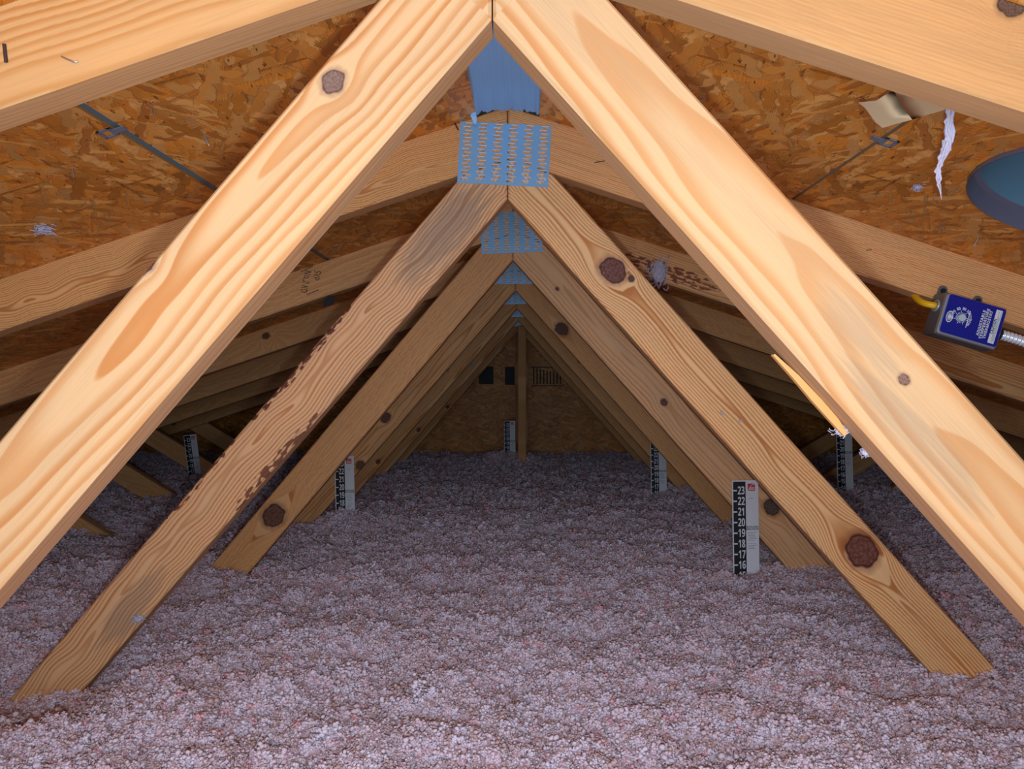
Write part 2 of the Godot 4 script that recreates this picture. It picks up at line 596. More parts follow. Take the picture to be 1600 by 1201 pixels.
# ------------------------------------------------------------------ depth rulers
func text(parent: Node, called: String, s: String, height: float, where: Vector3, m: Material, narrow := 1.0, turn := 0.0, bold := true) -> MeshInstance3D:
	var f := SystemFont.new()
	f.font_names = PackedStringArray(["Droid Sans"])
	f.font_weight = 700 if bold else 400
	var t := TextMesh.new()
	t.font = f
	t.text = s
	t.font_size = 64
	t.pixel_size = height / (64 * 0.72)
	t.depth = 0.0003
	t.curve_step = 2.0
	var o := put(called, t, m, parent, where, Vector3(0, 0, turn))
	o.scale = Vector3(narrow, 1, 1)
	return o

func ruler(px: float, py: float, z: float, tilt: float, label: String) -> void:
	# px, py: top left corner of the card; it stands in front of a truss
	var inch := 0.02745
	var wd := 0.0675
	var top := at(px, py, z)
	var depth := top.y - ground(top.x + wd * 0.5, z) + 0.11
	var r := base("depth_ruler", top + Vector3(sin(tilt) * depth + wd * 0.5, -cos(tilt) * depth, 0), label, "ruler", "insulation depth rulers")
	r.rotation.z = tilt
	var h := depth
	var st := begin()
	add_box(st, Vector3(-wd / 2, 0, -0.0012), Vector3(wd / 2, h, 0))
	put("card", st.commit(), M.card, r)
	st = begin()
	add_box(st, Vector3(-wd * 0.456, 0, -0.0001), Vector3(wd * 0.015, h - 0.0035, 0.0003))
	put("black_scale", st.commit(), M.ink, r)
	for i in 10:
		var y := h - 0.0265 - i * inch
		if y < 0.05: break
		st = begin()
		add_box(st, Vector3(-wd * 0.456, y - 0.0018, 0.0002), Vector3(-wd * 0.315, y + 0.0018, 0.0006))
		put("tick", st.commit(), M.card, r)
		text(r, "number", str(23 - i), 0.0205, Vector3(-wd * 0.155, y, 0.0004), M.card, 0.60)
	st = begin()
	add_box(st, Vector3(wd * 0.10, h - 0.027, 0), Vector3(wd * 0.375, h - 0.009, 0.0004))
	var logo := put("emblem", st.commit(), M.red, r)
	st = begin()
	for i in 8:
		var a0 := PI / 2 + PI / 2 * i / 8.0
		var a1 := PI / 2 + PI / 2 * (i + 1) / 8.0
		var c := Vector3(wd * 0.37, h - 0.0262, 0.0006)
		quad(st, c + Vector3(cos(a0), sin(a0), 0) * 0.0150, c + Vector3(cos(a1), sin(a1), 0) * 0.0150, c + Vector3(cos(a1), sin(a1), 0) * 0.0163, c + Vector3(cos(a0), sin(a0), 0) * 0.0163, Vector3(0, 0, 1))
	for yy in [0.0195, 0.0232]:
		add_box(st, Vector3(wd * 0.16, h - yy - 0.0011, 0.0004), Vector3(wd * 0.35, h - yy + 0.0011, 0.0006))
	put("emblem_arc", st.commit(), M.card, logo)
	st = begin()
	add_box(st, Vector3(wd * 0.14, h - 0.0475, 0), Vector3(wd * 0.31, h - 0.0463, 0.0003))
	for i in 11:
		if i == 6: continue
		var y := h - 0.135 - i * 0.0042
		if y < 0.03: break
		add_box(st, Vector3(wd * 0.09, y, 0), Vector3(wd * (0.42 - 0.05 * float((i * 7) % 4) * 0.6), y + 0.0012, 0.0003))
	put("small_print", st.commit(), M.print_grey, r).set_meta("kind", "stuff")
	if h > 0.16:
		text(r, "heading", "INSTALLING", 0.0036, Vector3(wd * 0.25, h - 0.1205, 0.0002), M.ink, 0.85)
		text(r, "heading", "INSULATION", 0.0036, Vector3(wd * 0.25, h - 0.1262, 0.0002), M.ink, 0.85)

# ------------------------------------------------------------------ small things
func nail(p: Vector3, dir: Vector3, length: float, m: Material, label: String, group: String) -> void:
	var o := put("roofing_nail", tube(PackedVector3Array([Vector3.ZERO, dir * length * 0.75, dir * length]), PackedFloat32Array([0.0016, 0.0015, 0.0003]), 6), m, self, p)
	tag(o, label, "nail", group)

func thermostat() -> void:
	var o := base("thermostat", at(1519, 501.5, 1.188), "thermostat box with blue printed cover screwed to the truss chord", "thermostat")
	o.rotation.z = -0.285
	var w := 0.1025
	var h := 0.0695
	var d := 0.0415
	var none := func(_p: Vector2, _e: float) -> Vector2: return Vector2.ZERO
	put("box", slab(PackedVector2Array([Vector2(-w / 2 - 0.001, -h / 2 - 0.001), Vector2(w / 2 + 0.001, -h / 2 - 0.001), Vector2(w / 2 + 0.001, h / 2 + 0.001), Vector2(-w / 2 - 0.001, h / 2 + 0.001)]), d - 0.004, 0.002, none), M.steel, o, Vector3(0, 0, -0.0035))
	put("cover", slab(rounded(w, h, 0.006), 0.0045, 0.0016, none), M.steel_light, o)
	var lab := put("printed_label", slab(rounded(w - 0.005, h - 0.004, 0.004), 0.0004, 0.0001, none), M.blue, o, Vector3(0.0008, 0.0012, 0.0005))
	lab.set_meta("label", "deep blue label with white print")
	# print: positions are metres from the middle of the cover, x along the box
	var i := 0
	for s in ["ADJUSTABLE", "TEMPERATURE", "THERMOSTAT"]:
		var tm := text(lab, "lettering", s, 0.0040, Vector3(0.0135 + i * 0.0058, 0.000, 0.0004), M.card, 1.18, PI / 2)
		i += 1
	var st := begin()
	add_box(st, Vector3(0.0325, -0.0285, 0.0001), Vector3(0.0430, 0.0285, 0.0005))
	var band := put("caution_strip", st.commit(), M.card, lab)
	text(band, "caution_word", "CAUTION", 0.0026, Vector3(0.0348, 0.0, 0.0006), M.ink, 0.9, PI / 2)
	st = begin()
	for k in 3:
		add_box(st, Vector3(0.0373 + k * 0.0017, -0.026, 0.0005), Vector3(0.0380 + k * 0.0017, 0.026 - 0.009 * (k % 2), 0.0007))
	put("caution_lines", st.commit(), M.print_grey, band)
	# oval badge
	st = begin()
	for ring in [[0.0, 0.42], [0.55, 0.66], [0.82, 1.0]]:
		for k in 24:
			var a0 := TAU * k / 24
			var a1 := TAU * (k + 1) / 24
			var c := Vector3(-0.0395, -0.0045, 0.0006)
			var e0 := Vector3(cos(a0) * 0.0058, sin(a0) * 0.0098, 0)
			var e1 := Vector3(cos(a1) * 0.0058, sin(a1) * 0.0098, 0)
			quad(st, c + e0 * ring[0], c + e1 * ring[0], c + e1 * ring[1], c + e0 * ring[1], Vector3(0, 0, 1))
	put("oval_badge", st.commit(), M.card, lab)
	# dial
	st = begin()
	for k in 22:
		var a := TAU * k / 22 + 0.1
		var c := Vector3(-0.0205, -0.001, 0.0003)
		var u := Vector3(cos(a), sin(a), 0)
		var v := Vector3(-sin(a), cos(a), 0) * 0.0004
		var far := 0.0118 if k % 3 == 0 else 0.0092
		quad(st, c + u * 0.0068 - v, c + u * far - v, c + u * far + v, c + u * 0.0068 + v, Vector3(0, 0, 1))
	add_box(st, Vector3(-0.0092, -0.0150, 0.0001), Vector3(-0.0082, 0.014, 0.0005))
	put("dial_marks", st.commit(), M.card, lab)
	var nums := ["60", "70", "80", "90", "100", "110", "120"]
	for k in nums.size():
		var a := 2.45 - 0.62 * k + 0.9
		text(lab, "dial_number", nums[k], 0.0026, Vector3(-0.0205 + cos(a) * 0.0152, -0.001 + sin(a) * 0.0152, 0.0003), M.card, 0.9, a - PI / 2)
	var kn := CylinderMesh.new()
	kn.top_radius = 0.0056; kn.bottom_radius = 0.0062; kn.height = 0.005; kn.radial_segments = 28
	put("dial_knob", kn, M.knob, o, Vector3(-0.0200, -0.0002, 0.0025), Vector3(PI / 2, 0, 0))
	# ears with screws
	for ex in [-0.040, 0.022]:
		var ear := put("mounting_ear", slab(rounded(0.016, 0.024, 0.007), 0.0022, 0.0005, none), M.steel, o, Vector3(ex, h / 2 + 0.0085, -d + 0.0025))
		var hd := CylinderMesh.new()
		hd.top_radius = 0.0040; hd.bottom_radius = 0.0044; hd.height = 0.003
		put("screw", hd, M.dark_screw, ear, Vector3(0, 0.003, 0.001), Vector3(PI / 2, 0, 0))
	# bushing where the cable goes in
	var tor := TorusMesh.new()
	tor.inner_radius = 0.0062; tor.outer_radius = 0.0105
	put("bushing", tor, M.steel_light, o, Vector3(-w / 2 - 0.002, 0.014, -0.022), Vector3(0, 0, PI / 2))
	# the cable and the conduit
	var a := o.transform * Vector3(-w / 2 - 0.001, 0.014, -0.022)
	var e := at(1424, 450, 1.262)
	var path := PackedVector3Array()
	var rad := PackedFloat32Array()
	for k in 19:
		var t := k / 18.0
		var c1 := a + Vector3(-0.030, 0.004, 0.0)
		var c2 := e + Vector3(0.004, -0.022, 0.008)
		path.append(a.bezier_interpolate(c1, c2, e, t))
		rad.append(0.0056)
	for k in 6:
		path.append(e + Vector3(-0.006 * k, 0.012 * k, -0.003 * k)); rad.append(0.0056)
	var cab := put("yellow_cable", tube(path, rad, 12), M.yellow, self)
	tag(cab, "short bright yellow electrical cable entering the thermostat box", "cable")
	path = PackedVector3Array(); rad = PackedFloat32Array()
	var b := o.transform * Vector3(w / 2 + 0.001, -0.004, -0.020)
	var dr := (o.transform.basis * Vector3(1, 0.06, 0)).normalized()
	for k in 150:
		var t := k * 0.0011
		path.append(b + dr * t + Vector3(0, -t * t * 1.2, 0))
		rad.append(0.0078 + 0.0013 * sin(k * TAU / 6.0))
	var con := put("flexible_conduit", tube(path, rad, 14), M.zinc_bright, self)
	tag(con, "ribbed silver flexible metal conduit leaving the thermostat box", "conduit")
	var nut := CylinderMesh.new()
	nut.top_radius = 0.012; nut.bottom_radius = 0.012; nut.height = 0.010; nut.radial_segments = 8
	put("conduit_nut", nut, M.dark_screw, o, Vector3(w / 2 + 0.005, -0.004, -0.020), Vector3(0, 0, PI / 2))

func rounded(w: float, h: float, r: float) -> PackedVector2Array:
	var p := PackedVector2Array()
	for c in [[1, 1, 0.0], [-1, 1, PI / 2], [-1, -1, PI], [1, -1, PI * 1.5]]:
		for k in 4:
			var a: float = c[2] + PI / 2 * k / 3.0
			p.append(Vector2(c[0] * (w / 2 - r) + cos(a) * r, c[1] * (h / 2 - r) + sin(a) * r))
	return p

# a roof point: s down the slope from the ridge, z ahead of the camera, off = below the underside
func slope_pt(side: float, s: float, z: float, off := 0.0) -> Vector3:
	return Vector3(X0 + side * (s * COS_P - off * SIN_P), CAM.y + RIDGE - s * SIN_P - off * COS_P, -z)

func roof_panel(parent: Node3D, side: float, s0: float, s1: float, z0: float, z1: float, hole := []) -> void:
	var st := begin()
	var nrm := Vector3(-side * SIN_P, -COS_P, 0)
	var th := 0.0115
	var span := 1.05
	var uv := func(s: float, z: float) -> Vector2: return Vector2(z, s) / span
	if hole.is_empty():
		quad(st, slope_pt(side, s0, z0), slope_pt(side, s1, z0), slope_pt(side, s1, z1), slope_pt(side, s0, z1), nrm, [uv.call(s0, z0), uv.call(s1, z0), uv.call(s1, z1), uv.call(s0, z1)])
	else:
		var angs := []
		for k in 64: angs.append(TAU * k / 64)
		for cr in [[s0, z0], [s0, z1], [s1, z0], [s1, z1]]: angs.append(fposmod(atan2(cr[1] - hole[1], cr[0] - hole[0]), TAU))
		angs.sort()
		angs.append(angs[0] + TAU)
		for k in angs.size() - 1:
			var v := []
			for a in [angs[k], angs[k + 1]]:
				var d := Vector2(cos(a), sin(a))
				var reach := 1e9
				if absf(d.x) > 1e-6: reach = minf(reach, ((s1 if d.x > 0 else s0) - hole[0]) / d.x)
				if absf(d.y) > 1e-6: reach = minf(reach, ((z1 if d.y > 0 else z0) - hole[1]) / d.y)
				var jag: float = hole[2] * (1.0 + 0.006 * sin(a * 37.0) + 0.004 * sin(a * 91.0))
				v.append(Vector2(hole[0], hole[1]) + d * jag)
				v.append(Vector2(hole[0], hole[1]) + d * reach)
			quad(st, slope_pt(side, v[0].x, v[0].y), slope_pt(side, v[1].x, v[1].y), slope_pt(side, v[3].x, v[3].y), slope_pt(side, v[2].x, v[2].y), nrm, [uv.call(v[0].x, v[0].y), uv.call(v[1].x, v[1].y), uv.call(v[3].x, v[3].y), uv.call(v[2].x, v[2].y)])
			quad(st, slope_pt(side, v[0].x, v[0].y), slope_pt(side, v[2].x, v[2].y), slope_pt(side, v[2].x, v[2].y, -th), slope_pt(side, v[0].x, v[0].y, -th), slope_pt(side, hole[0], hole[1]) - slope_pt(side, v[0].x, v[0].y))
	for e in [[s0, z0, s1, z0], [s1, z0, s1, z1], [s1, z1, s0, z1], [s0, z1, s0, z0]]:
		var a := slope_pt(side, e[0], e[1])
		var b := slope_pt(side, e[2], e[3])
		var mid := slope_pt(side, (s0 + s1) / 2, (z0 + z1) / 2)
		quad(st, a, b, slope_pt(side, e[2], e[3], -th), slope_pt(side, e[0], e[1], -th), (a + b) / 2 - mid)
	put("sheathing_panel", st.commit(), M.osb, parent)

func clip(px: float, py: float, side: float) -> void:
	# an H shaped steel clip in the joint between two roof panels
	var p := on_roof(px, py)
	var o := base("panel_clip", p, "small steel clip holding the %s" % ("wide grey sheathing joint above bare board" if side < 0 else "sheathing joint below the torn paper"), "clip")
	o.basis = Basis(Vector3(side * COS_P, -SIN_P, 0), Vector3(side * SIN_P, COS_P, 0) * 1.0, Vector3(0, 0, 1.0)).orthonormalized().scaled_local(Vector3.ONE * 0.68)
	var st := begin()
	for q in [[-0.004, 0.024, -0.017, -0.011], [-0.004, 0.024, 0.011, 0.017], [0.018, 0.024, -0.017, 0.017], [-0.024, -0.004, -0.008, 0.008], [-0.004, 0.004, -0.017, 0.017]]:
		add_box(st, Vector3(q[0], -0.0032, q[2]), Vector3(q[1], -0.0012, q[3]))
	put("clip_plate", st.commit(), M.steel_dull, o)
	st = begin()
	add_box(st, Vector3(-0.0016, -0.002, -0.012), Vector3(0.0016, 0.010, 0.012))
	put("clip_web", st.commit(), M.steel_dull, o)

# ------------------------------------------------------------------ the scene
func _ready() -> void:
	rng.seed = 4711
	# camera
	cam = Camera3D.new()
	cam.name = "camera"
	cam.fov = rad_to_deg(2.0 * atan(600.5 / F))
	add_child(cam)
	cam.position = CAM
	cam.rotation = Vector3(-atan(3.5 / F), atan(18.0 / F), 0)
	cam.near = 0.02
	cam.current = true
	# environment: the attic is closed, soft cool light comes from an unseen window behind the camera
	var we := WorldEnvironment.new()
	we.name = "environment"
	var env := Environment.new()
	env.background_mode = Environment.BG_COLOR
	env.background_color = Color(0.55, 0.70, 0.95)
	env.background_energy_multiplier = 0.5
	env.tonemap_mode = Environment.TONE_MAPPER_LINEAR
	env.tonemap_exposure = 1.0
	env.sdfgi_enabled = true
	env.ssao_enabled = true
	env.ssil_enabled = true
	we.environment = env
	add_child(we)
	# the flash of the camera, a hand's breadth below its lens
	var flash := SpotLight3D.new()
	flash.name = "camera_flash"
	add_child(flash)
	flash.position = CAM + Vector3(0.003, -0.05, 0.0)
	flash.rotation = cam.rotation
	flash.light_color = Color(0.85, 0.92, 1.0)
	flash.light_energy = 0.50
	flash.light_size = 0.01
	flash.spot_range = 12.0
	flash.spot_angle = 70.0
	flash.spot_angle_attenuation = 0.35
	flash.spot_attenuation = 2.0
	flash.shadow_enabled = true
	# soft cool light out of view behind the camera, placed to lighten flash shadows
	var rear_light := AreaLight3D.new()
	rear_light.name = "unseen_rear_light"
	add_child(rear_light)
	rear_light.position = Vector3(-0.05, 0.88, 0.57)
	rear_light.area_size = Vector2(1.1, 0.56)
	rear_light.light_color = Color(0.80, 0.89, 1.0)
	rear_light.light_energy = 1.3
	rear_light.area_range = 14.0
	rear_light.area_attenuation = 2.0
	rear_light.shadow_enabled = true

	materials()
	print("materials ", Time.get_ticks_msec())
	structure()
	print("structure ", Time.get_ticks_msec())
	# trusses
	var t1 := truss(1, "pale roof truss with a torn splinter along the underside of its right web")
	truss_parts_1(t1)
	var t2 := truss(2, "roof truss carrying the blue thermostat, with large knots on its right web")
	truss_parts_2(t2)
	var t3 := truss(3, "roof truss with one oval knot low on its left web and an inked lumber stamp")
	truss_parts_3(t3)
	truss(4, "roof truss with a dark knot high on its right web")
	truss(5, "fourth roof truss from the gable wall, behind the ruler reading 22 to 16")
	truss(6, "third roof truss from the dark gable wall, white fluff on its web")
	truss(7, "second roof truss from the dark gable wall, next to the narrow upright post")
	for k in 7:
		var tr: Node3D = get_node("roof_truss" if k == 0 else "roof_truss_%03d" % k)
		truss_plate(tr, Vector2(X0 + [0.0, -0.006, -0.004, 0.0, 0.003, 0.0, 0.002][k], CAM.y + [0.394, 0.3975, 0.3915, 0.395, 0.393, 0.394, 0.394][k]), Vector2(0.159, 0.107), [0.0, -0.056, 0.035, 0.0, 0.02, -0.01, 0.0][k])
	insulation()
	print("insulation ", Time.get_ticks_msec())
	# rulers
	ruler(1143.5, 750, 1.826, 0.016, "insulation depth ruler in front of the oval-knot truss, showing 23 down to 15")
	ruler(522.5, 712, 2.436, 0.022, "insulation depth ruler partly behind a left web, showing 22 down to 17")
	ruler(1016, 691, 3.046, 0.02, "insulation depth ruler with its top corner cut off by a right web")
	ruler(787.5, 657, 4.262, 0.01, "small dark depth ruler beside the post at the gable wall")
	ruler(286.5, 679, 3.656, 0.13, "tilted depth ruler standing in the dark among the outer webs")
	ruler(1306, 662, 3.046, 0.03, "depth ruler in the dark with its head hidden by the splintered web")
	thermostat()
	details()
	print("done ", Time.get_ticks_msec())

func knots_for(k: int, s: float, list: Array) -> Array:
	var fr := web_frame(k, s)
	var out := []
	for q in list:
		var p := on_board(fr, q[0], q[1], zt(k))
		out.append([p.x, p.y, q[2] / F * zt(k), q[3]])
	return out

func materials() -> void:
	slope = {-1: 1.147, 1: 1.118, -2: 1.15, 2: 1.122, -3: 1.18, 3: 1.126}
	var kn := Color8(96, 58, 40)
	var pale := Color8(215, 174, 124)
	var amber := Color8(190, 120, 60)
	var bark := Color8(92, 48, 34)
	var grey := Color8(120, 108, 100)
	# webs
	M.web1l = pine({"seed": 3, "px": 2048, "ring": 0.0110, "v0": 0.060, "d0": 0.002, "d1": 0.085, "wob": 0.009, "wl": 0.55, "light": pale, "dark": amber, "con": 0.85,
		"knots": knots_for(1, -1, [[521, 127, 17, Color8(112, 82, 66)], [226, 408, 15, Color8(96, 56, 58)]])})
	M.web1r = pine({"seed": 21, "px": 2048, "ring": 0.0100, "v0": 0.055, "d0": 0.060, "d1": 0.001, "wob": 0.007, "wl": 0.7, "light": pale, "dark": amber, "con": 0.7,
		"knots": knots_for(1, 1, [[1412, 592, 8, Color8(120, 84, 66)]]), "stains": [[0.52, 0.03, 0.10, 0.022, grey, 0.20], [0.42, 0.055, 0.06, 0.018, grey, 0.16]]})
	M.web2l = pine({"seed": 9, "px": 2048, "ring": 0.0058, "v0": 0.052, "d0": 0.001, "d1": 0.016, "wob": 0.016, "wl": 0.26, "light": Color8(232, 184, 134), "dark": Color8(176, 110, 60), "con": 0.8,
		"knots": [], "stains": [[0.12, 0.045, 0.13, 0.05, grey, 0.42], [0.46, 0.086, 0.14, 0.010, bark, 0.9], [0.62, 0.006, 0.12, 0.009, bark, 0.75], [0.72, 0.087, 0.10, 0.008, bark, 0.8], [0.98, 0.03, 0.10, 0.03, grey, 0.32]]})
	M.web2r = pine({"seed": 14, "px": 2048, "ring": 0.0050, "v0": 0.046, "d0": 0.010, "d1": 0.002, "wob": 0.008, "wl": 0.4, "light": Color8(242, 194, 136), "dark": Color8(182, 110, 54), "con": 0.95,
		"knots": knots_for(2, 1, [[957, 422, 18, Color8(98, 54, 42)], [986, 435, 4.5, Color8(70, 50, 40)], [1346, 861, 23, Color8(100, 52, 38)]])})
	M.web3l = pine({"seed": 31, "ring": 0.0042, "v0": -0.02, "d0": 0.012, "d1": 0.02, "wob": 0.008, "wl": 0.5, "knots": knots_for(3, -1, [[428, 805, 16, kn]])})
	M.web3r = pine({"seed": 36, "ring": 0.0085, "v0": 0.05, "d0": 0.02, "d1": 0.003, "wob": 0.010, "wl": 0.5, "light": Color8(232, 184, 134), "dark": Color8(190, 122, 68), "con": 0.7,
		"knots": knots_for(3, 1, [[1037, 628, 5, kn], [870, 451, 2.5, kn], [1205, 792, 11, Color8(80, 60, 48)]])})
	M.web4l = pine({"seed": 41, "ring": 0.007, "v0": 0.03, "d0": 0.02, "d1": 0.004, "wob": 0.010, "knots": knots_for(4, -1, [[603, 652, 7, kn], [563, 726, 6, kn]])})
	M.web4r = pine({"seed": 47, "ring": 0.006, "v0": 0.07, "d0": 0.012, "d1": 0.006, "wob": 0.010, "knots": knots_for(4, 1, [[877, 514, 9, Color8(84, 48, 34)]])})
	M.web5l = pine({"seed": 52, "ring": 0.006, "v0": 0.01, "d0": 0.02, "d1": 0.01, "knots": [[0.40, 0.06, 0.008, kn], [0.9, 0.02, 0.009, kn]]})
	M.web5r = pine({"seed": 58, "ring": 0.007, "v0": 0.08, "d0": 0.02, "d1": 0.01, "knots": [[0.35, 0.05, 0.008, kn], [0.75, 0.07, 0.007, kn]]})
	# chords
	var honey := Color8(214, 164, 106)
	M.chord1l = pine({"seed": 61, "px": 2048, "len": 2.0, "ring": 0.0082, "v0": 0.015, "d0": 0.010, "d1": 0.004, "wob": 0.012, "wl": 0.5, "light": honey, "dark": Color8(190, 124, 60)})
	var kp := on_board(chord_frame(1.0), 1580, 8, zt(1))
	M.chord1r = pine({"seed": 67, "px": 2048, "len": 2.0, "ring": 0.0036, "v0": -0.03, "d0": 0.01, "d1": 0.012, "wob": 0.006, "light": honey, "dark": Color8(206, 148, 88), "con": 0.7,
		"knots": [[kp.x, kp.y, 0.010, Color8(88, 62, 44)]]})
	M.chord2l = pine({"seed": 73, "px": 2048, "len": 2.0, "ring": 0.0034, "v0": 0.03, "d0": 0.004, "d1": 0.02, "wob": 0.014, "wl": 0.2, "light": Color8(232, 176, 112), "dark": Color8(182, 112, 54)})
	M.chord2r = pine({"seed": 79, "px": 2048, "len": 2.0, "ring": 0.0034, "v0": 0.12, "d0": 0.01, "d1": 0.02, "wob": 0.006, "light": Color8(236, 180, 120), "dark": Color8(188, 118, 62)})
	M.chord3l = pine({"seed": 83, "len": 2.0, "ring": 0.0045, "v0": -0.02, "d0": 0.01, "d1": 0.02, "knots": [[0.74, 0.018, 0.013, Color8(60, 38, 30)]]})
	M.chord3r = pine({"seed": 87, "len": 2.0, "ring": 0.006, "v0": 0.02, "d0": 0.01, "d1": 0.02, "stains": [[0.40, 0.028, 0.16, 0.024, Color8(120, 62, 40), 0.85]]})
	M.chord4l = pine({"seed": 91, "len": 2.0, "ring": 0.0042, "v0": 0.1, "d0": 0.01, "d1": 0.02, "knots": [[0.9, 0.06, 0.01, kn]]})
	M.chord4r = pine({"seed": 97, "len": 2.0, "ring": 0.005, "v0": -0.01, "d0": 0.015, "d1": 0.02})
	M.stud = pine({"seed": 101, "px": 512, "ring": 0.006, "v0": 0.1, "d0": 0.01, "d1": 0.02})
	M.post = pine({"seed": 103, "px": 512, "ring": 0.006, "v0": 0.1, "d0": 0.01, "d1": 0.02})
	M.osb = osb(5, 1024, 1.05, [Color8(216, 140, 58), Color8(226, 150, 66), Color8(204, 124, 42), Color8(232, 166, 88), Color8(190, 116, 48), Color8(220, 136, 46), Color8(228, 164, 92)])
	# the rest
	M.zinc = mat(Color8(134, 188, 228), 0.38, 0.3)
	M.zinc_bright = mat(Color8(236, 240, 244), 0.30, 0.3)
	M.steel = mat(Color8(120, 116, 114), 0.5, 0.5)
	M.steel_light = mat(Color8(168, 176, 184), 0.4, 0.5)
	M.steel_dull = mat(Color8(128, 132, 146), 0.5, 0.15)
	M.dark_screw = mat(Color8(46, 46, 50), 0.5, 0.5)
	M.card = mat(Color8(226, 228, 230), 0.55)
	M.ink = mat(Color8(16, 17, 22), 0.6)
	M.red = mat(Color8(206, 36, 44), 0.55)
	M.print_grey = mat(Color8(150, 156, 164), 0.6)
	M.blue = mat(Color8(22, 32, 138), 0.4)
	M.knob = mat(Color8(190, 206, 206), 0.5)
	M.yellow = mat(Color8(240, 184, 12), 0.45)
	M.felt = mat(Color8(96, 116, 122), 0.9)
	M.vent = mat(Color8(146, 200, 250), 0.45)
	M.duct = mat(Color8(112, 152, 172), 0.42, 0.1)
	M.lip = mat(Color8(112, 112, 128), 0.38, 0.1)
	M.fluff = mat(Color8(206, 198, 212), 1.0)
	M.fluff.metallic_specular = 0.1
	M.fluff.backlight_enabled = true
	M.fluff.backlight = Color(0.5, 0.48, 0.52)
	M.paper = mat(Color8(224, 196, 150), 0.8)
	M.rust = mat(Color8(74, 54, 50), 0.6, 0.4)
	M.nail = mat(Color8(188, 194, 198), 0.3, 0.9)
	M.drywall = mat(Color8(190, 186, 178), 0.9)

